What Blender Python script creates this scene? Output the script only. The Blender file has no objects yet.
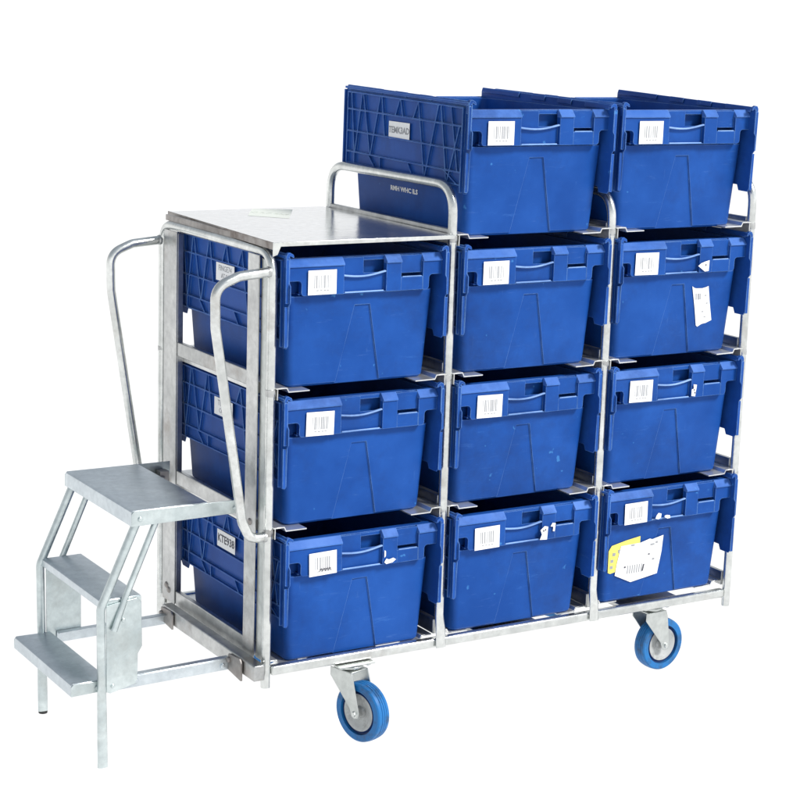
import bpy, bmesh, math, random
from mathutils import Vector, Matrix
random.seed(7)
scene = bpy.context.scene
COL = scene.collection
G = 0.215                      # height of the bottom rail above the ground
X1, X2, X3, W = 0.4988, 0.9914, 1.47, 0.621
BARS = [0, X1, X2, X3]

# ------------------------------------------------------------------ materials
def mat(name):
    m = bpy.data.materials.new(name); m.use_nodes = True
    nt = m.node_tree; b = nt.nodes['Principled BSDF']
    return m, nt, b
def N(nt, t, **k):
    n = nt.nodes.new(t)
    for a, v in k.items():
        if a in n.inputs.keys() if hasattr(n.inputs, 'keys') else False: n.inputs[a].default_value = v
        else: setattr(n, a, v)
    return n
def noise(nt, vec, scale, detail=4, rough=.6):
    n = nt.nodes.new('ShaderNodeTexNoise')
    n.inputs['Scale'].default_value = scale; n.inputs['Detail'].default_value = detail
    n.inputs['Roughness'].default_value = rough
    nt.links.new(vec, n.inputs['Vector']); return n.outputs['Fac']
def ramp(nt, fac, stops):
    r = nt.nodes.new('ShaderNodeValToRGB'); e = r.color_ramp.elements
    while len(e) < len(stops): e.new(.5)
    for el, (p, c) in zip(e, stops):
        el.position = p; el.color = (c, c, c, 1) if not isinstance(c, tuple) else (*c, 1)
    nt.links.new(fac, r.inputs[0]); return r.outputs[0]
def mix(nt, fac, a, b, mode='MIX'):
    m = nt.nodes.new('ShaderNodeMix'); m.data_type = 'RGBA'; m.blend_type = mode
    for s, v in ((m.inputs[0], fac), (m.inputs[6], a), (m.inputs[7], b)):
        if isinstance(v, (tuple, float, int)): s.default_value = v if not isinstance(v, tuple) else (*v, 1)
        else: nt.links.new(v, s)
    return m.outputs[2]
def objvec(nt, sc=(1, 1, 1), rnd=True):
    tc = nt.nodes.new('ShaderNodeTexCoord'); mp = nt.nodes.new('ShaderNodeMapping')
    mp.inputs['Scale'].default_value = sc
    nt.links.new(tc.outputs['Object'], mp.inputs[0])
    if rnd:
        oi = nt.nodes.new('ShaderNodeObjectInfo'); mu = nt.nodes.new('ShaderNodeMath'); mu.operation = 'MULTIPLY'
        mu.inputs[1].default_value = 37.0
        nt.links.new(oi.outputs['Random'], mu.inputs[0]); nt.links.new(mu.outputs[0], mp.inputs['Location'])
    return mp.outputs[0]
def bump(nt, b, h, s, d=.002):
    bp = nt.nodes.new('ShaderNodeBump'); bp.inputs['Strength'].default_value = s; bp.inputs['Distance'].default_value = d
    nt.links.new(h, bp.inputs['Height']); nt.links.new(bp.outputs[0], b.inputs['Normal'])

def steel(name, c0, c1, r0, r1, stain=.0, metal=1.0, dirt=(.16, .12, .10)):
    m, nt, b = mat(name)
    v = objvec(nt)
    n1 = noise(nt, v, 9, 5, .65); n2 = noise(nt, v, 55, 3, .6); n3 = noise(nt, v, 5.5, 6, .7)
    base = mix(nt, ramp(nt, n1, [(.32, 0.), (.68, 1.)]), c0, c1)
    base = mix(nt, ramp(nt, n2, [(.35, .0), (.72, .42)]), base, tuple(x * .72 for x in c0))
    if stain: base = mix(nt, ramp(nt, n3, [(.56, 0.), (.70, stain)]), base, dirt)
    nt.links.new(base, b.inputs['Base Color'])
    b.inputs['Metallic'].default_value = metal
    rr = nt.nodes.new('ShaderNodeMapRange'); rr.inputs['To Min'].default_value = r0; rr.inputs['To Max'].default_value = r1
    nt.links.new(n1, rr.inputs[0]); nt.links.new(rr.outputs[0], b.inputs['Roughness'])
    bump(nt, b, n2, .25)
    return m
M = {}
M['tube'] = steel('galvanised_tube', (.58, .60, .59), (.84, .86, .84), .15, .32, .5, .95, (.36, .32, .28))
M['bar'] = steel('galvanised_bar', (.40, .41, .41), (.66, .67, .66), .22, .44, .65, 1.0, (.26, .22, .19))
M['ledge'] = steel('galvanised_ledge', (.68, .69, .68), (.86, .87, .86), .24, .42, .4, .8, (.45, .42, .38))
M['weld'] = steel('weathered_weld_steel', (.24, .22, .21), (.50, .48, .46), .4, .6, .85, .9, (.11, .075, .06))
M['tread'] = steel('step_steel', (.55, .61, .65), (.70, .76, .79), .26, .46, .35, .88, (.44, .48, .49))
M['legs'] = steel('step_leg_steel', (.50, .57, .58), (.72, .79, .79), .24, .42, .4, .9, (.40, .42, .40))
M['sheet'] = steel('galvanised_sheet', (.68, .69, .70), (.84, .85, .86), .14, .26, .22, 1.0, (.36, .36, .36))
M['zinc'] = steel('zinc_plate', (.50, .53, .52), (.70, .73, .71), .28, .42, .15, .95, (.3, .3, .28))

def plastic(name, c0, c1, wear=.5, rough=.42):
    m, nt, b = mat(name)
    v = objvec(nt); vs = objvec(nt, (3, 3, 26)); vt = objvec(nt, (30, 30, 4))
    n1 = noise(nt, v, 7, 4, .6)
    base = mix(nt, ramp(nt, n1, [(.3, 0.), (.7, 1.)]), c0, c1)
    # fine horizontal and vertical handling scuffs, pale
    s1 = ramp(nt, noise(nt, vs, 4.5, 5, .75), [(.62, 0.), (.78, .34)])
    s2 = ramp(nt, noise(nt, vt, 2.6, 5, .8), [(.64, 0.), (.76, .30)])
    pale = (.10, .21, .50)
    base = mix(nt, s1, base, pale); base = mix(nt, s2, base, pale)
    s3 = ramp(nt, noise(nt, objvec(nt, (2.2, 2.2, 13)), 3.1, 7, .85), [(.60, 0.), (.72, .5)])
    base = mix(nt, s3, base, (.045, .15, .46))
    gr = ramp(nt, noise(nt, objvec(nt), 3.6, 6, .75), [(.46, 0.), (.70, .7)])
    base = mix(nt, gr, base, (.010, .040, .17))
    # small chips
    ch = ramp(nt, noise(nt, v, 38, 2, .5), [(.735, 0.), (.78, .5)])
    base = mix(nt, ch, base, (.07, .27, .60))
    # worn edges
    g = nt.nodes.new('ShaderNodeNewGeometry')
    bv = nt.nodes.new('ShaderNodeBevel'); bv.samples = 4; bv.inputs['Radius'].default_value = .0022
    dp = nt.nodes.new('ShaderNodeVectorMath'); dp.operation = 'DOT_PRODUCT'
    nt.links.new(g.outputs['Normal'], dp.inputs[0]); nt.links.new(bv.outputs[0], dp.inputs[1])
    om = nt.nodes.new('ShaderNodeMath'); om.operation = 'SUBTRACT'; om.inputs[0].default_value = 1.0
    nt.links.new(dp.outputs['Value'], om.inputs[1])
    e = ramp(nt, om.outputs[0], [(.015, 0.), (.14, 1.)])
    msk = ramp(nt, noise(nt, v, 16, 4, .7), [(.36, .3), (.58, 1.)])
    mm = nt.nodes.new('ShaderNodeMath'); mm.operation = 'MULTIPLY'
    nt.links.new(e, mm.inputs[0]); nt.links.new(msk, mm.inputs[1])
    m2 = nt.nodes.new('ShaderNodeMath'); m2.operation = 'MULTIPLY'; m2.inputs[1].default_value = wear
    nt.links.new(mm.outputs[0], m2.inputs[0])
    base = mix(nt, m2.outputs[0], base, (.20, .38, .70))
    nt.links.new(base, b.inputs['Base Color'])
    b.inputs['Roughness'].default_value = rough
    b.inputs['Specular IOR Level'].default_value = .14
    bump(nt, b, noise(nt, v, 60, 3, .5), .12, .001)
    return m
M['blue'] = plastic('blue_plastic', (.006, .055, .262), (.013, .082, .350), .9)
M['rim_lit_worn'] = plastic('lit_worn_rim_plastic', (.030, .115, .42), (.085, .20, .55), .8)  # paler crate blue: rim-top highlight painted in, along with wear
M['lidblue'] = plastic('blue_lid_plastic', (.009, .061, .290), (.018, .092, .385), .9)
M['pale'] = plastic('worn_blue_edge', (.16, .30, .62), (.30, .46, .78), .6)

def plain(name, c, rough=.5, metal=0., spec=.5, dirt=None):
    m, nt, b = mat(name)
    v = objvec(nt); n1 = noise(nt, v, 30, 4, .6)
    cc = mix(nt, ramp(nt, n1, [(.3, 0.), (.7, 1.)]), tuple(x * .93 for x in c), c)
    if dirt: cc = mix(nt, ramp(nt, noise(nt, v, 22, 7, .75), [(.47, 0.), (.66, .8)]), cc, dirt)
    nt.links.new(cc, b.inputs['Base Color'])
    b.inputs['Roughness'].default_value = rough; b.inputs['Metallic'].default_value = metal
    b.inputs['Specular IOR Level'].default_value = spec
    return m
M['paper'] = plain('white_paper', (.86, .87, .88), .6, 0, .3)
M['ink'] = plain('grey_ink', (.34, .35, .37), .6, 0, .2)
M['dark_ink'] = plain('dark_ink', (.10, .10, .12), .6, 0, .2)
M['yellow'] = plain('yellow_paper', (.86, .74, .16), .6, 0, .3)
M['green_paper'] = plain('faded_sticker', (.74, .77, .71), .7, 0, .2)
M['faint_ink'] = plain('faded_ink', (.68, .72, .66), .7, 0, .2)
M['tyre'] = plain('blue_rubber', (.010, .150, .42), .42, 0, .35, (.03, .06, .11))
M['tyre_dark'] = plain('dark_blue_rubber', (.008, .03, .12), .5, 0, .3)
M['hub'] = plain('grey_hub', (.44, .46, .46), .42, .3, .4, (.17, .17, .16))
M['black'] = plain('black_rubber', (.02, .02, .02), .6)

# ------------------------------------------------------------------ helpers
def thing(name, loc, label, cat, group=None, rz=0):
    o = bpy.data.objects.new(name, None); COL.objects.link(o)
    o.location = loc; o.rotation_euler = (0, 0, rz); o.empty_display_size = .1
    o['label'] = label; o['category'] = cat
    if group: o['group'] = group
    return o
def wloc(o):
    v = Vector((0, 0, 0))
    while o is not None: v = v + o.location; o = o.parent
    return v
def obj(name, bm, mats, parent=None, bevel=0, seg=2, smooth=True, local=False, label=None, ang=35):
    """world-coordinate bmesh -> object parented so that vertices stay in place"""
    me = bpy.data.meshes.new(name)
    bmesh.ops.recalc_face_normals(bm, faces=bm.faces)
    if parent is not None and not local:
        bmesh.ops.translate(bm, vec=-wloc(parent), verts=bm.verts)
    bm.to_mesh(me); bm.free()
    for m in (mats if isinstance(mats, (list, tuple)) else [mats]): me.materials.append(M[m])
    o = bpy.data.objects.new(name, me); COL.objects.link(o); o.parent = parent
    if smooth:
        me.polygons.foreach_set('use_smooth', [True] * len(me.polygons))
        me.set_sharp_from_angle(angle=math.radians(ang))
    if bevel:
        b = o.modifiers.new('bevel', 'BEVEL'); b.width = bevel; b.segments = seg; b.limit_method = 'ANGLE'
        b.angle_limit = math.radians(40); b.harden_normals = False
    if label: o['label'] = label
    return o
def box(bm, x0, x1, y0, y1, z0, z1, mi=0, mtx=None):
    vs = [bm.verts.new((x, y, z)) for x in (x0, x1) for y in (y0, y1) for z in (z0, z1)]
    if mtx is not None:
        for v in vs: v.co = mtx @ v.co
    for f in ((0, 1, 3, 2), (4, 6, 7, 5), (0, 4, 5, 1), (2, 3, 7, 6), (0, 2, 6, 4), (1, 5, 7, 3)):
        bm.faces.new([vs[i] for i in f]).material_index = mi
def prism(bm, poly, ax, a, b, mi=0):
    """polygon (2D) extruded along axis ax from a to b; the 2D coords are the other axes in order"""
    def P(u, v, w):
        c = [u, v]; c.insert(ax, w); return Vector(c)
    A = [bm.verts.new(P(u, v, a)) for u, v in poly]; B = [bm.verts.new(P(u, v, b)) for u, v in poly]
    n = len(poly)
    bm.faces.new(A[::-1]).material_index = mi; bm.faces.new(B).material_index = mi
    for i in range(n):
        bm.faces.new((A[i], A[(i + 1) % n], B[(i + 1) % n], B[i])).material_index = mi
def sub(c, off): return [(x + off[0], y + off[1], z + off[2]) for x, y, z in c]
def rounded(pts, r, n=6):
    """polyline with its inner corners rounded (list of 3D points, list of radii)"""
    P = [Vector(p) for p in pts]; out = [P[0]]
    for i in range(1, len(P) - 1):
        rr = r[i - 1] if isinstance(r, (list, tuple)) else r
        a = (P[i - 1] - P[i]); b = (P[i + 1] - P[i])
        la, lb = a.length, b.length; a.normalize(); b.normalize()
        th = a.angle(b); d = min(rr / math.tan(th / 2), la * .49, lb * .49)
        s, e = P[i] + a * d, P[i] + b * d
        for k in range(n + 1):
            t = k / n; out.append((s * (1 - t) ** 2 + P[i] * 2 * t * (1 - t) + e * t * t))
    out.append(P[-1]); return out
def tube(bm, pts, r, seg=14, mi=0, flat=None, caps=True):
    """flat: list of (w,h) scale per point or None"""
    P = [Vector(p) for p in pts]; rings = []
    t0 = (P[1] - P[0]).normalized()
    ref = Vector((0, 1, 0)) if abs(t0.y) < .9 else Vector((1, 0, 0))
    u = t0.cross(ref).normalized()
    for i, p in enumerate(P):
        t = ((P[min(i + 1, len(P) - 1)] - P[max(i - 1, 0)])).normalized()
        u = (u - t * u.dot(t)).normalized(); v = t.cross(u)
        su, sv = flat[i] if flat else (1, 1)
        rings.append([bm.verts.new(p + u * math.cos(a) * r * su + v * math.sin(a) * r * sv)
                      for a in [2 * math.pi * k / seg for k in range(seg)]])
    for a, b in zip(rings, rings[1:]):
        for k in range(seg):
            bm.faces.new((a[k], a[(k + 1) % seg], b[(k + 1) % seg], b[k])).material_index = mi
    if caps:
        bm.faces.new(rings[0][::-1]).material_index = mi; bm.faces.new(rings[-1]).material_index = mi
def disc(bm, c, n, prof, seg=40, mi=0):
    """lathe: prof = [(radius, offset along n)] around axis n at c (closed when radii 0 at the ends)"""
    n = Vector(n).normalized(); a = n.cross(Vector((0, 0, 1))).normalized() if abs(n.z) < .9 else Vector((1, 0, 0)); b = n.cross(a)
    c = Vector(c); rings = []
    for k_, (r, h) in enumerate(prof):
        if r < 1e-6: rings.append([bm.verts.new(c + n * h)])
        else: rings.append([bm.verts.new(c + n * h + (a * math.cos(t) + b * math.sin(t)) * r) for t in [2 * math.pi * k / seg for k in range(seg)]])
    for i, (p, q) in enumerate(zip(rings, rings[1:])):
        m_ = mi[i] if isinstance(mi, list) else mi
        for k in range(seg):
            k2 = (k + 1) % seg
            if len(p) == 1 and len(q) == 1: continue
            f = (p[0], q[k2], q[k]) if len(p) == 1 else (p[k], p[k2], q[0]) if len(q) == 1 else (p[k], p[k2], q[k2], q[k])
            bm.faces.new(f).material_index = m_
def rot_prism(bm, poly, o, ux, uy, n, th, mi=0):
    """polygon in the plane (o, ux, uy), extruded th along n (centred)"""
    o, ux, uy, n = map(Vector, (o, ux, uy, n))
    A = [bm.verts.new(o + ux * x + uy * y - n * th / 2) for x, y in poly]
    B = [bm.verts.new(o + ux * x + uy * y + n * th / 2) for x, y in poly]
    k = len(poly)
    bm.faces.new(A[::-1]).material_index = mi; bm.faces.new(B).material_index = mi
    for i in range(k): bm.faces.new((A[i], A[(i + 1) % k], B[(i + 1) % k], B[i])).material_index = mi
def text_into(bm, s, size, place, mi, ext=.0003, bold=.0):
    """letters as mesh; place(x, y, z) maps the text plane to space, centred on the word"""
    cu = bpy.data.curves.new('t', 'FONT'); cu.body = s; cu.size = size; cu.extrude = ext; cu.offset = bold
    cu.align_x = 'CENTER'; cu.align_y = 'CENTER'; cu.resolution_u = 2
    o = bpy.data.objects.new('t', cu); COL.objects.link(o)
    me = bpy.data.meshes.new_from_object(o.evaluated_get(bpy.context.evaluated_depsgraph_get()))
    b2 = bmesh.new(); b2.from_mesh(me)
    vm = {}
    for v in b2.verts: vm[v.index] = bm.verts.new(place(*v.co))
    for f in b2.faces:
        try: bm.faces.new([vm[v.index] for v in f.verts]).material_index = mi
        except ValueError: pass
    b2.free(); bpy.data.objects.remove(o); bpy.data.curves.remove(cu); bpy.data.meshes.remove(me)

# ------------------------------------------------------------------ ground (added white sheet, translucent so light from below hides all shadows)
gm, nt, b = mat('white_ground')
nt.nodes.remove(b)
tr = nt.nodes.new('ShaderNodeBsdfTranslucent'); tr.inputs[0].default_value = (.985, .985, .985, 1)
df = nt.nodes.new('ShaderNodeBsdfDiffuse'); df.inputs[0].default_value = (.95, .95, .95, 1)
ms = nt.nodes.new('ShaderNodeMixShader'); ms.inputs[0].default_value = .12
nt.links.new(tr.outputs[0], ms.inputs[1]); nt.links.new(df.outputs[0], ms.inputs[2])
nt.links.new(ms.outputs[0], nt.nodes['Material Output'].inputs[0])
bm = bmesh.new(); vs = [bm.verts.new(p) for p in ((-400, -400, 0), (400, -400, 0), (400, 400, 0), (-400, 400, 0))]; bm.faces.new(vs)
me = bpy.data.meshes.new('ground'); bm.to_mesh(me); bm.free(); me.materials.append(gm)
go = bpy.data.objects.new('ground', me); COL.objects.link(go); go['kind'] = 'structure'

# ------------------------------------------------------------------ the trolley
T = thing('order_picking_trolley', (X3 / 2, W / 2, 0),
          'galvanised steel order picking trolley with built-in steps, shelves and blue castors', 'trolley')
def Z(z): return z + G
TR = .0118
def divider(i):
    x = BARS[i]
    bm = bmesh.new()
    if i == 0: pts = [(x, 0, Z(-.043)), (x, 0, Z(1.03)), (x, W, Z(1.03)), (x, W, Z(-.043))]; rr = .058
    else:
        zb = -.040 if i == 3 else -.012
        zh = 1.146 if i == 2 else 1.176
        pts = [(x, -.003, Z(zb)), (x, 0, Z(zh)), (x, W, Z(zh)), (x, W, Z(zb))]; rr = .075
    P = rounded(pts, rr, 10)
    # flattened, crushed ends in front of the rail
    a = Vector(P[0]); up = Vector((0, 0, 1))
    pre = [a, a + up * .05, a + up * .085]; post = [Vector(P[-1]) + up * .085, Vector(P[-1]) + up * .05, Vector(P[-1])]
    P = pre + P[1:-1] + post
    fl = [(1.0, 1.0)] * len(P)
    if i in (1, 2):
        off = Vector((0, -.0145, 0)); P[0] = P[0] + off; P[1] = P[1] + off * .7; fl[0] = (1.25, .4); fl[1] = (1.2, .5); 
    tube(bm, P, TR, 16, flat=fl)
    o = obj('upright_hoop', bm, 'tube', T)
    for z in (.708, .364) + ((1.058,) if i else ()):   # weld blobs where the shelves meet the tube
        for y in (-.001, W + .001):
            bm = bmesh.new()
            disc(bm, (x + random.uniform(-.001, .001), y, Z(z - .010)), (random.uniform(-.1, .1), 0, 1), [(0, -.013), (.0120, -.011), (.0132, -.003), (.0124, .006), (0, .009)], 14)
            obj('weld_collar', bm, 'bar', o)
for i in range(4): divider(i)

# long rails, front and back
def rail(y, name):
    bm = bmesh.new()
    box(bm, .012, X3 - .012, y - .011, y + .011, Z(-.014), Z(.011))
    obj(name, bm, 'tube', T, .006, 3)
rail(0, 'bottom_rail'); rail(W, 'bottom_rail')
# divider bars (front to back, four heights) and the stepped runners the crates stand on
for i, x in enumerate(BARS):
    for zt in (.0, .364, .708, 1.058):
        if i == 0 and zt > 1: continue
        bm = bmesh.new()
        w = .007
        yb0, yb1 = (.109, .514) if i == 0 else (.0125, W - .0125)
        box(bm, x - w, x + w, yb0, yb1, Z(zt - .013 if zt else .016), Z((zt + .011 if zt > 1 else zt + .024) if zt else .056))
        obj('divider_bar', bm, 'bar', T, .002)
def runner(x0, s, zt):
    t = .0036; e0 = x0 + s * .0085
    pts = [(0, 0), (.031, 0), (.036, -.010), (.092, -.010), (.092, -.010 - t), (.034, -.010 - t), (.029, -t), (0, -t)]
    poly = [(e0 + s * u, Z(zt + v)) for u, v in pts]
    bm = bmesh.new(); prism(bm, poly, 1, -.012 if zt > .1 else .016, W + .012)
    if zt > .1:
        box(bm, min(e0 + s * .004, e0 + s * .0068), max(e0 + s * .004, e0 + s * .0068), -.0115, W + .0115, Z(zt - .030), Z(zt - t))
    obj('shelf_runner', bm, 'ledge', T, .0007, 1)
for i in range(3):
    for zt in (0, .364, .708, 1.058):
        if i == 0 and zt > 1: continue
        zt = zt if zt else (.0165, .022, .031)[i]
        runner(BARS[i], 1, zt); runner(BARS[i + 1], -1, zt)
# floor strips under the bottom crates
for x in (.2485, .745, 1.2305):
    bm = bmesh.new(); box(bm, x - .115, x + .085, .0155, W - .05, Z(-.011), Z(.0015)); obj('floor_strip', bm, 'bar', T, .002)

# end frame: flat posts and lower bars
for y0, y1 in ((.050, .108), (.515, .592)):
    bm = bmesh.new()
    box(bm, -.010, -.006, y0, y1, Z(.018), Z(1.019))
    ym = y0 + (y1 - y0) * .62
    box(bm, -.006, .010, y0 if y0 > .3 else y1 - .004, (y0 + .004) if y0 > .3 else y1, Z(.02), Z(1.015))
    obj('end_post', bm, 'bar', T, .0012)
for y0, y1 in ((.0125, .0495), (.5925, .6085)):
    bm = bmesh.new(); box(bm, -.003, .001, y0, y1, Z(.02), Z(1.012)); obj('post_web', bm, 'zinc', T, .0008)
bm = bmesh.new()
box(bm, -.046, -.016, -.028, .515, Z(-.014), Z(.026))
obj('end_beam', bm, 'bar', T, .003)
for y0, y1, z0, z1 in ((.030, .100, -.030, .020), (.435, .505, -.022, .022)):
    bm = bmesh.new(); prism(bm, [(y0, Z(z0)), (y1, Z(z0 + .008)), (y1, Z(z1)), (y0 + .01, Z(z1 + .005)), (y0, Z(z1 - .004))], 0, -.053, -.0475)
    disc(bm, (-.054, (y0 + y1) / 2 + .03, Z(.006)), (1, 0, 0), [(0, -.005), (.006, -.005), (.008, -.001), (.008, .003), (0, .003)], 8)
    obj('bracket_plate', bm, 'weld', T, .001)
for y, z in ((.078, .36), (.56, .352), (.55, .05), (.565, .06)):
    bm = bmesh.new(); disc(bm, (-.0101, y, Z(z)), (-1, 0, 0), [(0, .004), (.006, .0035), (.009, .001), (.010, -.001), (0, -.001)], 10)
    obj('weld_spot', bm, 'weld', T)

# table top over the first bay
bm = bmesh.new()
prism(bm, [(-.014, -.030), (.486, -.030), (.486, .640), (.022, .634)], 2, Z(1.0555), Z(1.0585))
box(bm, .030, .486, .630, .633, Z(1.046), Z(1.0554))
tt = obj('table_top', bm, 'sheet', T, .0012)
bm = bmesh.new(); prism(bm, [(-.0165, -.0325), (-.0142, -.0325), (.0215, .636), (.0192, .636)], 2, Z(1.042), Z(1.0592)); obj('side_lip', bm, 'weld', tt, .0008)
bm = bmesh.new(); box(bm, -.003, .005, .052, .600, Z(1.0405), Z(1.0553)); obj('edge_angle', bm, 'weld', tt, .0008)
bm = bmesh.new(); prism(bm, [(-.0165, Z(1.0592)), (.4858, Z(1.0592)), (.4858, Z(1.049)), (.004, Z(1.049)), (-.004, Z(1.030)), (-.0165, Z(1.026))], 1, -.0331, -.0304)
obj('front_lip', bm, 'tube', tt, .0008)
bm = bmesh.new()                                           # worn sticker strip
A, B_, C_, D_ = (.179, .487), (.252, .396), (.360, .580), (.262, .628)
prism(bm, [A, B_, C_, D_], 2, Z(1.0586), Z(1.0590))
a = Vector((*A, 0)); u = (Vector((*D_, 0)) - a); v = Vector((*B_, 0)) - a
ul = u.length; vl = v.length; un, vn = u / ul, v / vl
pl = lambda x, y, z: Vector(a + un * (ul / 2 + y) + vn * (vl / 2 + x)) + Vector((0, 0, Z(1.0593) + z))
text_into(bm, 'ORDERS', .030, pl, 1)
obj('worn_sticker', bm, ['green_paper', 'faint_ink'], tt, smooth=False)

# handles on the end
for y in (0, W):
    pts = [(-.006, y, Z(.986)), (-.088, y, Z(.979)), (-.148, y, Z(.955)), (-.146, y, Z(.86)), (-.070, y, Z(.385)), (-.048, y, Z(.341)), (-.008, y, Z(.341))]
    P = rounded(pts, [.055, .060, .075, .05, .05], 12)
    bm = bmesh.new(); tube(bm, P, .0118, 16); h = obj('grab_handle', bm, 'tube', T)
    for z in (.986, .341):
        bm = bmesh.new(); disc(bm, (-.011, y, Z(z)), (1, 0, 0), [(0, -.006), (.0122, -.004), (.0136, 0), (.0136, .004), (0, .004)], 16)
        obj('weld_bead', bm, 'bar', h)

# ------------------------------------------------------------------ steps
YF, YB = .095, .495
for y, s in ((YF, -1), (YB, 1)):
    # bent leg
    P = rounded([(-.388, y, Z(-G + (.006 if s > 0 else .0008))), (-.3925, y, Z(.186)), (-.300, y, Z(.392))], .04, 6)
    P = [P[0], Vector(P[0]).lerp(P[1], .16), Vector(P[0]).lerp(P[1], .40), Vector(P[0]).lerp(P[1], .55)] + P[1:]
    fl = [(1.25, .75), (1.25, .75), (1.12, .88)] + [(1, 1)] * (len(P) - 3)
    bm = bmesh.new(); tube(bm, P, .0105, 14, flat=fl); lg = obj('step_leg', bm, 'legs', T)
    if s > 0: bm = bmesh.new(); disc(bm, (-.388, y, 0), (0, 0, 1), [(0, .0005), (.0115, .0005), (.0118, .0045), (.010, .006), (0, .006)], 16); obj('rubber_foot', bm, 'black', lg)
    # brace
    yy = y - s * .0
    bm = bmesh.new(); tube(bm, [(-.252, y + s * .0, Z(.384)), (-.330, y, Z(.205)), (-.362, y + s * .008, Z(.128))], .0078, 12, flat=[(1, 1), (1, 1), (1.1, .5)])
    obj('step_brace', bm, 'legs', T)
    # side plate
    poly = [(-.378, .190), (-.300, .201), (-.288, .190), (-.286, .078), (-.297, .060), (-.298, -.014), (-.368, -.030), (-.378, -.026)]
    if s > 0: poly = [(-.378, .190), (-.290, .201), (-.284, .190), (-.284, -.010), (-.300, -.016), (-.368, -.030), (-.378, -.024)]
    yp = y - s * .002
    bm = bmesh.new(); prism(bm, [(a_, Z(b_)) for a_, b_ in poly], 1, yp - .002, yp + .002)
    for hx, hz in ((-.362, -.012), (-.335, .150)):
        disc(bm, (hx, yp + s * .002, Z(hz)), (0, s, 0), [(0, .004), (.0045, .0035), (.0055, .001), (.0055, -.001), (0, -.001)], 10)
    obj('side_plate', bm, 'legs', T, .0008)
    # lower arm (angle) from the bottom step to the trolley
    ya = y + s * .0050
    bm = bmesh.new(); prism(bm, [(-.352, Z(-.027)), (-.048, Z(-.022)), (-.048, Z(.006)), (-.352, Z(.001))], 1, ya - s * .0135, ya - s * .0105)
    prism(bm, [(-.352, Z(.0012)), (-.048, Z(.0062)), (-.048, Z(.0088)), (-.352, Z(.0038))], 1, ya - s * .030, ya - s * .0105)
    for hx in (-.30, -.068): disc(bm, (hx, ya - s * .0105, Z(-.010)), (0, s, 0), [(0, .006), (.006, .005), (.0075, .001), (.0075, -.001), (0, -.001)], 8)
    obj('step_arm', bm, 'tread', T, .0008)
def tread(x0, x1, z, lip, y0, y1, name='step_tread', arm=None):
    bm = bmesh.new(); t = .003
    prism(bm, [(x0, Z(z - lip)), (x0 + t, Z(z - lip)), (x0 + t, Z(z - t - .004)), (x0 + t + .004, Z(z - t)), (x1 - t, Z(z - t)), (x1 - t, Z(z - lip * .8)), (x1, Z(z - lip * .8)), (x1, Z(z)), (x0 + .006, Z(z)), (x0 + .001, Z(z - .003)), (x0, Z(z - .008))], 1, y0, y1)
    o = obj(name, bm, 'tread', T, .0008)
    for (ye, s) in ((y0, -1), (y1, 1)):
        bm = bmesh.new(); xe = arm if arm else x1
        a0, a1 = sorted((ye + s * .0006, ye + s * .0036))
        prism(bm, [(x0, Z(z - lip)), (xe, Z(z - lip + .003)), (xe, Z(z - .002)), (x0 + .006, Z(z - .0006)), (x0, Z(z - .008))], 1, a0, a1)
        for hx in ([x0 + .022, xe - .02] if arm else [x1 - .03]):
            disc(bm, (hx, ye + s * .0036, Z(z - lip * .55)), (0, s, 0), [(0, .005), (.005, .0045), (.007, .001), (.007, -.001), (0, -.001)], 8)
        obj('end_flange', bm, 'legs', o, .0006)
tread(-.319, -.120, .419, .038, YF - .008, YB + .012, arm=-.028)
tread(-.391, -.286, .2035, .020, YF + .0095, YB - .0095)
tread(-.464, -.368, .004, .031, YF + .0130, YB - .0030)
bm = bmesh.new(); box(bm, -.122, -.060, YB - .03, YB + .008, Z(.385), Z(.388)); box(bm, -.07, -.045, YB - .02, YB + .006, Z(.36), Z(.40)); obj('step_hook', bm, 'weld', T, .001)

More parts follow.
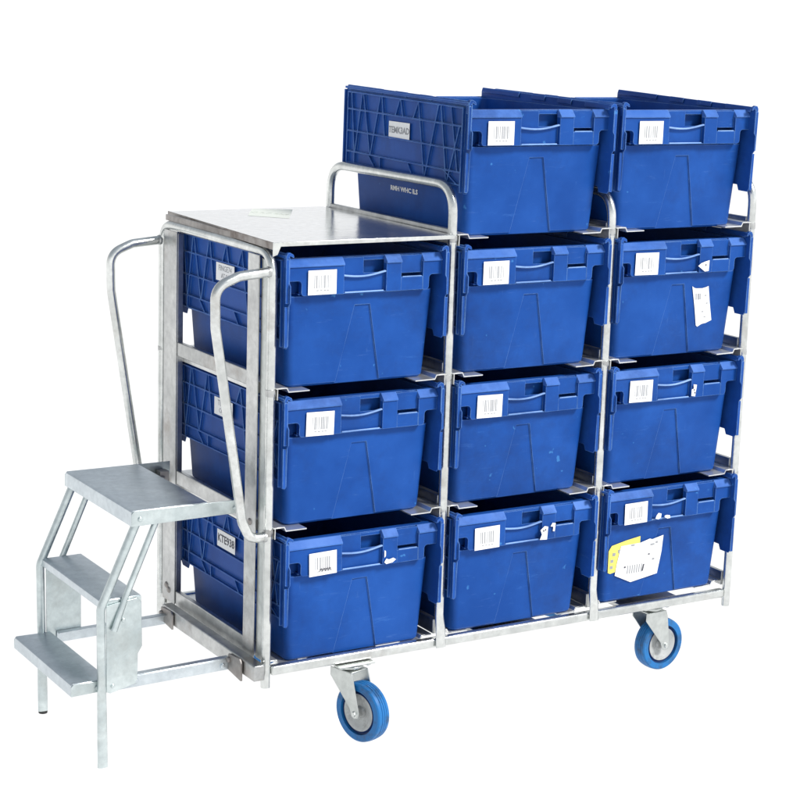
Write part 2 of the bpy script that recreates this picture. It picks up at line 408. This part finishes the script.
# ------------------------------------------------------------------ castors
def caster(px, py, d, trail, Rw=.077):
    """pivot (px,py), unit rolling direction d: the axle lies `trail` along d"""
    d = Vector((d[0], d[1], 0)).normalized(); n = Vector((d.y, -d.x, 0)); up = Vector((0, 0, 1))
    if n.y > 0: n = -n                                     # n faces the front
    P = Vector((px, py, 0)); hub = P + d * trail + up * Rw
    zt = Z(-.0155)
    bm = bmesh.new()
    # swivel head
    disc(bm, P + up * (zt - .006), (0, 0, 1), [(0, -.012), (.030, -.012), (.036, -.007), (.036, -.002), (.030, 0), (0, 0)], 28)
    # fork crown
    w = .030
    rot_prism(bm, [(-.030, -w), (.034, -w), (.034, w), (-.030, w)], P + up * (zt - .021), d, n, up, .004)
    for s in (1, -1):
        h = zt - .019
        poly = [(-.038, h), (.036, h), (.042, h - .016), (trail + .015, Rw + .004), (trail + .011, Rw - .010), (trail, Rw - .0145), (trail - .011, Rw - .010), (trail - .018, Rw + .010), (-.038, h - .022)]
        rot_prism(bm, poly, P + n * (s * (w - .001)), d, up, n, .003)
    fk = obj('caster', bm, 'zinc', T, .0016, 2)
    fk.name = 'caster'
    bm = bmesh.new()
    rot_prism(bm, [(-.052, -.040), (.052, -.040), (.052, .040), (-.052, .040)], P + up * (zt - .0022), (1, 0, 0), (0, 1, 0), up, .004)
    for a_ in (-.038, .038):
        for b_ in (-.028, .028): disc(bm, P + Vector((a_, b_, zt - .0043)), (0, 0, -1), [(0, .006), (.007, .005), (.008, 0), (0, 0)], 6)
    obj('mounting_plate', bm, 'zinc', fk, .001)
    # wheel: tyre with grooves, then hub
    hw = .0205
    prof = [(Rw - .020, -hw), (Rw - .005, -hw), (Rw - .0015, -hw + .003), (Rw - .0003, -.009), (Rw - .0022, -.0075), (Rw, -.006), (Rw, -.0012), (Rw - .0022, 0), (Rw, .0012), (Rw, .006), (Rw - .0022, .0075), (Rw - .0003, .009), (Rw - .0015, hw - .003), (Rw - .005, hw), (Rw - .020, hw), (Rw - .020, -hw)]
    bm = bmesh.new(); disc(bm, hub, n, prof, 56); bmesh.ops.remove_doubles(bm, verts=bm.verts, dist=1e-6)
    wh = obj('wheel_tyre', bm, 'tyre', fk, ang=28)
    r0 = Rw - .0202
    prof = [(0, -.014), (.012, -.014), (.016, -.009), (.034, -.011), (.040, -.015), (r0 - .008, -.0165), (r0 - .0035, -.012), (r0, -.0125), (r0, .0125), (r0 - .0035, .012), (r0 - .008, .0165), (.040, .015), (.034, .011), (.016, .009), (.012, .014), (0, .014)]
    mi = [0] * 15; mi[5] = mi[6] = mi[8] = mi[9] = 1
    bm = bmesh.new(); disc(bm, hub, n, prof, 48, mi); obj('wheel_hub', bm, ['hub', 'tyre_dark'], fk, ang=50)
    bm = bmesh.new()
    disc(bm, hub, n, [(0, -.036), (.006, -.036), (.0075, -.033), (.0075, -.031), (.011, -.0305), (.011, -.028), (0, -.028)], 6)
    obj('axle_bolt', bm, 'zinc', fk, .0005); bm = bmesh.new()
    disc(bm, hub, n, [(0, .036), (.006, .036), (.0075, .033), (.0075, .031), (.011, .0305), (.011, .028), (0, .028)], 6)
    obj('axle_bolt', bm, 'zinc', fk, .0005)
caster(.245, .012, (.28, -.96), .050)
caster(1.238, .048, (.99, .06), .040, .0755)
caster(.25, .560, (.96, .25), .042)
caster(1.24, .560, (.99, .10), .042)

# ------------------------------------------------------------------ crates
def rring(x, y0, y1, z, r, n=5):
    """rounded rectangle ring"""
    out = []
    for cx, cy, a0 in ((x - r, y0 + r, -90), (x - r, y1 - r, 0), (-x + r, y1 - r, 90), (-x + r, y0 + r, 180)):
        for k in range(n + 1):
            a = math.radians(a0 + 90 * k / n); out.append(Vector((cx + r * math.cos(a), cy + r * math.sin(a), z)))
    return out
def crate_body():
    bm = bmesh.new()
    L = [rring(.188, .038, .560, .000, .016), rring(.1935, .032, .566, .006, .020), rring(.1945, .031, .567, .012, .020), rring(.2058, .0172, .5828, .2235, .020),
         rring(.2038, .034, .566, .2275, .020), rring(.2055, .034, .566, .3015, .020), rring(.2145, .015, .585, .3035, .014),
         rring(.2145, .015, .585, .3125, .014), rring(.2005, .040, .560, .3125, .016), rring(.1995, .040, .560, .216, .016), rring(.190, .037, .563, .014, .016)]
    R = [[bm.verts.new(p) for p in r] for r in L]
    for a, b in zip(R, R[1:]):
        n = len(a)
        for k in range(n): bm.faces.new((a[k], a[(k + 1) % n], b[(k + 1) % n], b[k]))
    bm.faces.new(R[0][::-1]); bm.faces.new(R[-1])
    bmesh.ops.recalc_face_normals(bm, faces=bm.faces)
    me = bpy.data.meshes.new('crate_body'); bm.to_mesh(me); bm.free()
    o = bpy.data.objects.new('crate_body', me); COL.objects.link(o)
    # pressed-in wedge panel on each end
    bm = bmesh.new()
    def yf(z): z = max(z, -.02); return .031 + (.0175 - .031) * (z - .012) / .2
    d = .0045
    for side in (0, 1):
        q = [(-.018, .195), (.024, .195), (.068, -.02), (-.066, -.02)]
        A = []; B = []
        for x, z in q:
            y = yf(z)
            ya, yb = (y - .02, y + d) if side == 0 else (.6 - y + .02, .6 - y - d)
            A.append(bm.verts.new((x, ya, z))); B.append(bm.verts.new((x, yb, z)))
        bm.faces.new(A); bm.faces.new(B[::-1])
        for i in range(4): bm.faces.new((A[i], B[i], B[(i + 1) % 4], A[(i + 1) % 4]))
    bmesh.ops.recalc_face_normals(bm, faces=bm.faces)
    mc = bpy.data.meshes.new('c'); bm.to_mesh(mc); bm.free(); oc = bpy.data.objects.new('c', mc); COL.objects.link(oc)
    md = o.modifiers.new('b', 'BOOLEAN'); md.operation = 'DIFFERENCE'; md.object = oc; md.solver = 'EXACT'
    bpy.context.view_layer.update()
    dg = bpy.context.evaluated_depsgraph_get(); me2 = bpy.data.meshes.new_from_object(o.evaluated_get(dg))
    bpy.data.objects.remove(oc); bpy.data.objects.remove(o); bpy.data.meshes.remove(me)
    bm = bmesh.new(); bm.from_mesh(me2); bpy.data.meshes.remove(me2)
    # ribs under the long rims
    for s in (-1, 1):
        for y in (.10, .17, .24, .31, .38, .45, .52):
            x0, x1 = sorted((s * .2025, s * .2130)); box(bm, x0, x1, y - .0015, y + .0015, .266, .3030)
    return bm
def end_band(side):
    """moulded rim band of one end; built for y = 0 .. .016, mirrored for the rear"""
    bm = bmesh.new()
    T0 = .3155
    zt, zm, zb = T0 - .001, .263, .2265
    F, Bk = 0.0, .0095
    def arc(cx, cz, r, a0, a1, n=4):
        return [(cx + r * math.cos(math.radians(a0 + (a1 - a0) * k / n)), cz + r * math.sin(math.radians(a0 + (a1 - a0) * k / n))) for k in range(n + 1)]
    # left block with its stepped corner
    zw = T0 - .019
    left = [(-.0605, zb), (-.0605, zw), (-.216, zw), (-.216, zm)] + arc(-.185, zm - .009, .009, 90, 0)[0:] + [(-.176, zb + .008)] + arc(-.168, zb + .008, .008, 180, 270)
    prism(bm, left, 1, F, .015)
    right = [(.162, zb), (.178 - .006, zb)] + arc(.172, zb + .008, .008, 270, 360) + [(.180, zm - .009)] + arc(.189, zm - .009, .009, 180, 90) + [(.216, zm), (.216, zw), (.162, zw)]
    prism(bm, right, 1, F, .015)
    prism(bm, [(.0575, zb), (.0575, zw), (.100, zw), (.100, zb)], 1, F, .015)            # block between recess and slot
    prism(bm, [(.1002, zb), (.1618, zb), (.1618, .2600), (.1002, .2600)], 1, F + .0005, .015)  # below the slot
    prism(bm, [(.1002, .2685), (.1618, .2685), (.1618, zt - .002), (.1002, zt - .002)], 1, F + .0075, .015)  # panel above the slot
    prism(bm, [(-.0603, zb), (.0573, zb), (.0573, .2735), (-.0013, .2735), (-.0013, zt - .002), (-.0603, zt - .002)], 1, .0105, .015)        # floor of handle recess
    box(bm, -.176, .176, .0152, .034, .2268, .2310)                                       # under-lip back to the body
    box(bm, -.2145, .2145, .0152, .034, .3045, T0 - .0008)
    # ledge blocks on the upper edge, coloured paler for highlight and wear
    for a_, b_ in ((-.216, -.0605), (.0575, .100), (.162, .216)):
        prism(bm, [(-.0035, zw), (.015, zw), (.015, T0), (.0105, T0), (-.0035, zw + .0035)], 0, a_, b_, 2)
    # worn carrying lip, sagging in the middle
    pts = []
    for k in range(13):
        t = k / 12; x = -.060 + .117 * t; pts.append((x, .0045, .2735 - .0065 * math.sin(math.pi * min(1, t * 1.02)) + .006 * (t - .5)))
    tube(bm, pts, .0027, 8, 1, flat=[(1, 1.5)] * 13)
    tube(bm, [(-.056, .004, .2290), (.052, .004, .2290)], .0020, 8, 1)
    prism(bm, [(-.0603, zb), (.0573, zb), (.0573, .2282), (-.0603, .2282)], 1, .002, .0103)
    tube(bm, [(.104, .0015, .2604), (.158, .0015, .2604)], .0016, 8, 1)
    if side:
        for v in bm.verts: v.co = Vector((-v.co.x, .6 - v.co.y, v.co.z))
    return bm
def lid(s):
    """hanging lid flap on side s (-1 left, +1 right), outer face looks outwards with ribs"""
    bm = bmesh.new()
    xi, xs, xo = .2165, .2188, .2268                        # inner face, skin, rib crest
    def X(a, b): return (s * a, s * b) if s > 0 else (s * b, s * a)
    y0, y1, zt, zb = -.017, .592, .330, .118
    outline = [(y0 + .004, zt), (y0, zt - .01), (y0, .262), (y0 - .007, .255), (y0 - .007, .215), (y0, .207), (y0 + .002, .112), (y0 + .010, .103), (y0 + .045, .103), (y0 + .052, zb)]
    k = 0
    for y in (.12, .20, .28, .36, .44):                       # lightly toothed free edge
        outline += [(y, zb), (y + .006, zb + .007), (y + .034, zb + .007), (y + .040, zb)]
    outline += [(y1 - .052, zb), (y1 - .045, .103), (y1 - .010, .103), (y1 - .002, .112), (y1, .207), (y1 + .007, .215), (y1 + .007, .255), (y1, .262), (y1, zt - .01), (y1 - .004, zt)]
    a, b = X(xi, xs); prism(bm, outline, 0, a, b)
    ra, rb = X(xs - .0002, xo)
    def rib(p, q, w=.0032, h=None):
        a_, b_ = (ra, rb) if h is None else X(xs - .0002, h)
        p, q = Vector((*p, 0)), Vector((*q, 0)); d_ = (q - p).normalized(); n_ = Vector((-d_.y, d_.x, 0)) * w / 2
        prism(bm, [tuple((p + n_)[:2]), tuple((q + n_)[:2]), tuple((q - n_)[:2]), tuple((p - n_)[:2])], 0, a_, b_)
    yf, yr = y0 + .028, y1 - .020
    tp, bt = .313, .124
    rib((y0 + .004, tp + .011), (y1 - .004, tp + .011), .006)
    rib((yf, tp), (yr, tp), .004); rib((yf, bt), (yr, bt), .003)
    rib((yf, .106), (yf, tp), .004, xo + .0003); rib((yr, bt), (yr, tp), .0035, xo + .0003)
    rib((y0 + .002, .214), (y0 + .002, zt - .012), .0045, xo + .0002)
    rib((y0 + .005, .108), (y0 + .005, .206), .0045, xo + .0002)
    rib((y1 - .002, .114), (y1 - .002, zt - .012), .0045, xo + .0002)
    e = .0001
    for i, z in enumerate((.268, .210, .155)): rib((yf, z), (yr, z), .0040, xo - .0004)
    Lr = yr - yf
    def f(t): return yr - t * Lr
    c = 0
    def dg(t0, z0, t1, z1):
        nonlocal c; c += 1
        rib((f(t0), z0), (f(t1), z1), .0032, xo - .0008 - .00013 * (c % 5))
    # V pattern (rear -> front)
    dg(.03, tp, .07, .156); dg(.13, tp, .075, .156)
    dg(.14, tp, .215, .156); dg(.295, tp, .220, .156)
    dg(.31, tp, .345, .211); dg(.31, .154, .31, bt)
    dg(.47, tp, .435, .269); dg(.475, tp, .50, .269)
    dg(.63, tp, .70, .125); dg(.80, tp, .705, .125)
    dg(.82, tp, .885, .125); dg(.975, .267, .89, .125)
    dg(.90, tp, .97, .156); dg(.20, .154, .26, bt); dg(.555, .154, .60, bt); dg(.86, .154, .97, bt); dg(.07, .154, .07, bt); dg(.63, tp, .59, .269)
    # hinge: knuckles bridging from the rim to the flap
    ys = [(.0, .105), (.165, .225), (.285, .345), (.405, .585)]
    for ya, yb in ys:
        P = []
        for k in range(7):
            an = math.radians(180 * k / 6); P.append((.2175 + .0042 * -math.cos(an) - .001, .3185 + .0125 * math.sin(an)))
        Q = [(p[0] + (.2175 - p[0]) * .35, p[1] - .0025) for p in reversed(P)]
        prism(bm, [(s * u, v) for u, v in P + Q], 1, ya, yb)
    # rolled front end of the hinge, hooks over the rim
    prism(bm, [(s * u, v) for u, v in ((.205, .322), (.207, .329), (.2165, .3345), (.2225, .333), (.2262, .326), (.2262, .300), (.2200, .300), (.2200, .322), (.2150, .3265), (.208, .322))], 1, y0 + .001, y0 + .012)
    return bm
def barcode(seed=3):
    bm = bmesh.new()
    w, h = .0385, .0295
    box(bm, -w, w, 0, .0006, -h, h)
    rng = random.Random(seed); x = -.022
    while x < .022:
        ww = rng.choice((.0014, .0022, .0034)); box(bm, x, x + ww, -.0003, -.00005, -.014, .017, 1); x += ww + rng.choice((.0016, .0028, .0042))
    for k, x0 in enumerate((-.016, -.006, .004, .012)): box(bm, x0, x0 + .006, -.0003, -.00005, -.0205, -.0180, 1)
    return bm

crate_meshes = {}
def first_crate():
    C = thing('attached_lid_crate', (0, 0, 0), 'x', 'crate')
    bd = obj('crate_body', crate_body(), 'blue', C, .0007, 1, local=True, ang=30)
    bd['label'] = 'open blue crate body with sloping walls'; del bd['label']
    for s in (0, 1): obj('rim_band', end_band(s), ['blue', 'pale', 'rim_lit_worn'], C, .0009, 2, local=True)
    for s in (-1, 1): obj('lid_flap', lid(s), 'lidblue', C, .0006, 1, local=True)
    lb = obj('barcode_label', barcode(), ['paper', 'ink'], C, smooth=False, local=True)
    lb.location = (-.122, -.0042, .2583)
    return C
def copy_tree(o, parent=None):
    c = o.copy(); COL.objects.link(c)
    if parent: c.parent = parent
    for ch in list(o.children): copy_tree(ch, c)
    return c
GRP = 'blue attached-lid crates on the trolley'
spec = [  # key, x centre, y, z, yaw deg, label
    ('B0', .7450, -.012, 1.0465, .3, 'open blue crate standing beside the metal table top, its ribbed lid flap facing the steps'),
    ('C0', 1.2165, -.012, 1.0445, -.2, 'open blue crate at the top right, standing above the crate with the slanted white sticker'),
    ('A1', .2490, -.010, .6985, 0., 'blue crate directly under the metal table top, clean front without torn stickers'),
    ('A2', .2515, -.008, .3545, .5, 'blue crate in the middle of the stack nearest the steps, level with the top step'),
    ('A3', .2580, -.018, .0068, .25, 'bottom blue crate nearest the steps, with a pen mark on its barcode label'),
    ('B1', .7460, -.013, .6985, -.35, 'blue crate in the middle column, directly below the open crate'),
    ('B2', .7450, -.006, .3545, .35, 'blue crate in the middle column, directly above the crate with a torn white rim tag'),
    ('B3', .7440, -.020, .0125, .2, 'bottom blue crate of the middle column with a torn white tag hanging on its rim'),
    ('C1', 1.2320, -.010, .6985, 0., 'blue crate in the right column with a slanted white sticker on its front'),
    ('C2', 1.2310, -.010, .3545, .1, 'blue crate in the right column with one small white scrap beside its handle'),
    ('C3', 1.2290, -.020, .0215, -.1, 'bottom blue crate of the right column with large yellow and white shipping labels'),
]
proto = first_crate(); crates = {}
for k, (key, x, y, z, yaw, lab) in enumerate(spec):
    c = proto if k == 0 else copy_tree(proto)
    c.location = (x, y, Z(z)); c.rotation_euler = (0, 0, math.radians(yaw)); c['label'] = lab; c['group'] = GRP
    crates[key] = c
for k_, tilt, dx, dz in (('B0', (.016, .020), (-.004, -.010), (.007, -.002)), ('C0', (.010, .024), (-.002, -.008), (.003, -.006))):
    fl = [c for c in crates[k_].children if c.name.startswith('lid_flap')]
    fl.sort(key=lambda c: c.data.vertices[0].co.x)
    for c, t_, x_, z_ in zip(fl, tilt, dx, dz): c.rotation_euler = (t_, 0, 0); c.location = (x_, 0, z_)
crates['B0'].scale = (1.015, 1, 1); crates['C0'].scale = (1.01, 1, 1)
for n_, key in enumerate(crates):
    if n_ % 3:
        for ch in crates[key].children:
            if ch.name.startswith('barcode'):
                if n_ < 3:
                    bm = barcode(11 + n_); me = bpy.data.meshes.new('barcode_label'); bmesh.ops.recalc_face_normals(bm, faces=bm.faces); bm.to_mesh(me); bm.free()
                    me.materials.append(M['paper']); me.materials.append(M['ink']); crate_meshes[n_] = me
                ch.data = crate_meshes[n_ % 3]
for key, dx, dz, r in (('A2', .001, -.001, 1.2), ('A3', .006, -.004, -1.5), ('B3', .003, -.003, -1.), ('C1', -.004, .001, .8), ('B2', .002, 0, 1.), ('C3', .004, -.002, -.8), ('C2', .002, .001, 1.)):
    for ch in crates[key].children:
        if ch.name.startswith('barcode'): ch.location.x += dx; ch.location.z += dz; ch.rotation_euler.y = math.radians(r)
def part(name, bm, mats, c, label=None):
    o = obj(name, bm, mats, c, smooth=False, local=True)
    if label: o['label'] = label
# written labels on the flaps that face the steps
for key, txt, t2 in (('B0', 'TEMK3AD', ''), ('A1', 'FINGE74', 'AT 04'), ('A2', 'TEM 50', 'CO 31'), ('A3', 'KTE938', '')):
    bm = bmesh.new(); xo = -.2272
    box(bm, xo - .0006, xo, .254, .356, .2200, .2650)
    pl = lambda x, y, z, dz=0: Vector((xo - .0008 - z, .305 - x, .2430 + dz + y))
    if t2:
        text_into(bm, txt, .020, lambda x, y, z: pl(x, y, z, .009), 1); text_into(bm, t2, .017, lambda x, y, z: pl(x, y, z, -.010), 1)
    else: text_into(bm, txt, .023 if key == 'B0' else .029, pl, 1 if key == 'B0' else 2, bold=.0006)
    part('lid_label', bm, ['paper', 'ink', 'dark_ink'], crates[key], 'white printed label on the ribbed lid flap')
# printed white lettering low on the side wall of the open crate
bm = bmesh.new()
def wall(x, y, z):
    zz = .088 + y; xx = -(.1945 + .011 * (zz - .012) / .2) - .0008 - z
    return Vector((xx, .318 - x * 1.25, zz))
text_into(bm, 'RMH WHC ILS', .017, wall, 0, bold=.0006)
part('printed_lettering', bm, ['paper'], crates['B0'])
def yface(z): return .031 + (.0175 - .031) * (z - .012) / .2
def sheet(bm, poly, lift=.0012, mi=0, th=.0005):
    """flat paper on the sloping front wall; poly in crate (x,z)"""
    A = [bm.verts.new((x, yface(z) - lift, z)) for x, z in poly]; B = [bm.verts.new((x, yface(z) - lift - th, z)) for x, z in poly]
    n = len(poly); bm.faces.new(A).material_index = mi; bm.faces.new(B[::-1]).material_index = mi
    for i in range(n): bm.faces.new((A[i], B[i], B[(i + 1) % n], A[(i + 1) % n])).material_index = mi
# slanted torn sticker
bm = bmesh.new(); cx, cz = 1.2320, .6985
P = [(1.284, .886), (1.292, .881), (1.300, .8795), (1.320, .879), (1.333, .8815), (1.341, .884), (1.352, .835), (1.364, .788), (1.345, .781), (1.330, .779), (1.316, .772), (1.311, .776), (1.300, .825)]
sheet(bm, [(x - cx, z - cz) for x, z in P])
for i, (x, w_) in enumerate(((1.2985, .003), (1.3055, .005), (1.3125, .003))): sheet(bm, [(x - cx, .865 - cz), (x + w_ - cx, .865 - cz), (x + w_ + .002 - cx, .848 - cz), (x + .002 - cx, .848 - cz)], .0018, 1)
for x, z in ((1.331, .860), (1.338, .838), (1.326, .815), (1.335, .800)): sheet(bm, [(x - cx, z - cz), (x + .006 - cx, z - cz), (x + .006 - cx, z - .003 - cz), (x - cx, z - .003 - cz)], .0018, 1)
part('torn_sticker', bm, ['paper', 'ink'], crates['C1'])
# yellow and white shipping labels
cx, cz = 1.229, .0215
bm = bmesh.new(); sheet(bm, [(x - cx, z - cz) for x, z in ((1.043, .172), (1.052, .186), (1.100, .196), (1.148, .203), (1.151, .150), (1.092, .112), (1.055, .105), (1.047, .109))])
for x, z in ((1.052, .146), (1.052, .128), (1.075, .172), (1.057, .165)): sheet(bm, [(x - cx, z - cz), (x + .010 - cx, z - cz), (x + .010 - cx, z - .009 - cz), (x - cx, z - .009 - cz)], .0018, 1)
sheet(bm, [(x - cx, z - cz) for x, z in ((1.051, .152), (1.066, .152), (1.066, .120), (1.051, .118))], .0017, 2)
part('yellow_label', bm, ['yellow', 'ink', 'yellow'], crates['C3'])
bm = bmesh.new(); sheet(bm, [(x - cx, z - cz) for x, z in ((1.083, .182), (1.150, .184), (1.182, .192), (1.190, .189), (1.228, .197), (1.227, .150), (1.219, .086), (1.128, .072), (1.071, .098), (1.074, .130))], .0026)
rng = random.Random(5)
for k in range(7):
    x = 1.112 + k * .008; sheet(bm, [(x - cx, .122 - cz), (x + .003 - cx, .122 - cz), (x + .003 - cx, .098 - cz), (x - cx, .098 - cz)], .0032, 1)
sheet(bm, [(x - cx, z - cz) for x, z in ((1.166, .120), (1.171, .120), (1.168, .100), (1.163, .100))], .0032, 2)
for x, z, w_, h_ in ((1.185, .172, .014, .005), (1.203, .176, .007, .006), (1.180, .145, .006, .004), (1.196, .128, .008, .006), (1.100, .116, .006, .005), (1.118, .178, .012, .004)):
    sheet(bm, [(x - cx, z - cz), (x + w_ - cx, z - cz), (x + w_ - cx, z + h_ - cz), (x - cx, z + h_ - cz)], .0032, 1 if w_ > .0065 or h_ > .0055 else 2)
part('shipping_label', bm, ['paper', 'ink', 'dark_ink'], crates['C3'])
# scraps on the rims: poly in crate (x,z) on the plane y = -.004
def scrap(key, polys, dots=()):
    bm = bmesh.new()
    for p in polys: prism(bm, p, 1, -.0042, -.0036)
    for x, z in dots: box(bm, x, x + .004, -.0047, -.0043, z, z + .005, 1)
    part('torn_scrap', bm, ['paper', 'dark_ink'], crates[key])
scrap('A3', [[(.060, .234), (.066, .229), (.084, .231), (.094, .238), (.086, .243), (.074, .240), (.066, .243)], [(.060, .246), (.064, .250), (.064, .262), (.060, .266)]])
scrap('B3', [[(.049, .229), (.072, .2275), (.074, .262), (.063, .265), (.050, .255), (.055, .243)], [(.082, .262), (.088, .271), (.098, .269), (.096, .247), (.090, .248), (.091, .260)]], ((.058, .250), (.064, .252)))
scrap('C1', [[(.050, .246), (.060, .253), (.074, .257), (.088, .260), (.087, .231), (.074, .230), (.066, .235)]], ((.074, .245),))
scrap('C2', [[(.056, .232), (.069, .230), (.073, .262), (.061, .264), (.063, .252), (.056, .250)]], ((.062, .246), (.065, .238)))
scrap('C3', [[(-.050, .233), (-.040, .230), (-.031, .234), (-.030, .245), (-.040, .248), (-.046, .242)], [(-.018, .2335), (-.008, .2285), (.002, .229), (.000, .237), (-.010, .239), (-.018, .238)]])
bm = bmesh.new()                                             # pen mark on the label of the bottom crate
tube(bm, [(-.125 + .004 * k, -.0052, .238 + (.004 if k % 2 else -.003)) for k in range(9)], .0010, 6)
tube(bm, [(-.125, -.0053, .240), (-.094, -.0053, .241)], .0009, 6)
part('pen_mark', bm, ['dark_ink'], crates['A3'])

# ------------------------------------------------------------------ light
w = bpy.data.worlds.new('World'); scene.world = w; w.use_nodes = True; nt = w.node_tree
bg = nt.nodes['Background']
tc = nt.nodes.new('ShaderNodeTexCoord'); sp = nt.nodes.new('ShaderNodeSeparateXYZ'); nt.links.new(tc.outputs['Generated'], sp.inputs[0])
rp = nt.nodes.new('ShaderNodeValToRGB'); e = rp.color_ramp.elements
mr = nt.nodes.new('ShaderNodeMapRange'); mr.inputs['From Min'].default_value = -1; mr.inputs['From Max'].default_value = 1
nt.links.new(sp.outputs['Z'], mr.inputs[0]); nt.links.new(mr.outputs[0], rp.inputs[0])
e[0].position = .0; e[0].color = (1, 1, 1, 1); e[1].position = .555; e[1].color = (1, 1, 1, 1)  # white lower half, added to light the ground sheet from beneath
x = e.new(.66); x.color = (.56, .59, .63, 1); x = e.new(.80); x.color = (.30, .34, .39, 1); x = e.new(1.); x.color = (.30, .34, .40, 1)
nv = nt.nodes.new('ShaderNodeVectorMath'); nv.operation = 'DOT_PRODUCT'; nv.inputs[1].default_value = (.80, -.60, 0)
nt.links.new(tc.outputs['Generated'], nv.inputs[0])
az = nt.nodes.new('ShaderNodeMapRange'); az.inputs['From Min'].default_value = -1; az.inputs['To Min'].default_value = .80; az.inputs['To Max'].default_value = 1.35
nt.links.new(nv.outputs['Value'], az.inputs[0])
up_ = nt.nodes.new('ShaderNodeMapRange'); up_.inputs['From Min'].default_value = .0; up_.inputs['From Max'].default_value = .05
nt.links.new(sp.outputs['Z'], up_.inputs[0])
mz = nt.nodes.new('ShaderNodeMix'); mz.data_type = 'FLOAT'; mz.inputs[2].default_value = 1.0
nt.links.new(up_.outputs[0], mz.inputs[0]); nt.links.new(az.outputs[0], mz.inputs[3])
vm_ = nt.nodes.new('ShaderNodeVectorMath'); vm_.operation = 'SCALE'
nt.links.new(rp.outputs[0], vm_.inputs[0]); nt.links.new(mz.outputs[0], vm_.inputs['Scale'])
nt.links.new(vm_.outputs[0], bg.inputs[0]); bg.inputs[1].default_value = 1.14
sd = bpy.data.lights.new('sun', 'SUN'); sd.energy = 3.9; sd.angle = math.radians(14); sd.color = (1, .97, .93)
so = bpy.data.objects.new('sun', sd); COL.objects.link(so)
dirv = Vector((-.42, .66, -.74))                           # direction the light travels
so.rotation_euler = dirv.to_track_quat('-Z', 'Y').to_euler(); so.location = (3, -4, 5)

# ------------------------------------------------------------------ camera
yaw, pitch, roll = .5505, -.2074, .03195
f = Vector((math.sin(yaw) * math.cos(pitch), math.cos(yaw) * math.cos(pitch), math.sin(pitch)))
r = Vector((math.cos(yaw), -math.sin(yaw), 0)); u = r.cross(f)
r2 = r * math.cos(roll) + u * math.sin(roll); u2 = -r * math.sin(roll) + u * math.cos(roll)
cd = bpy.data.cameras.new('camera'); co = bpy.data.objects.new('camera', cd); COL.objects.link(co)
mw = Matrix((r2, u2, -f)).transposed().to_4x4(); mw.translation = Vector((-2.04182, -3.91668, Z(1.61563)))
co.matrix_world = mw; cd.sensor_width = 36; cd.lens = 1892.81728 / 800 * 36; cd.clip_end = 2000; cd.clip_start = .05
scene.camera = co
scene.view_settings.view_transform = 'Standard'; scene.view_settings.look = 'None'
scene.view_settings.exposure = 0; scene.view_settings.gamma = 1
scene.render.engine = 'CYCLES'
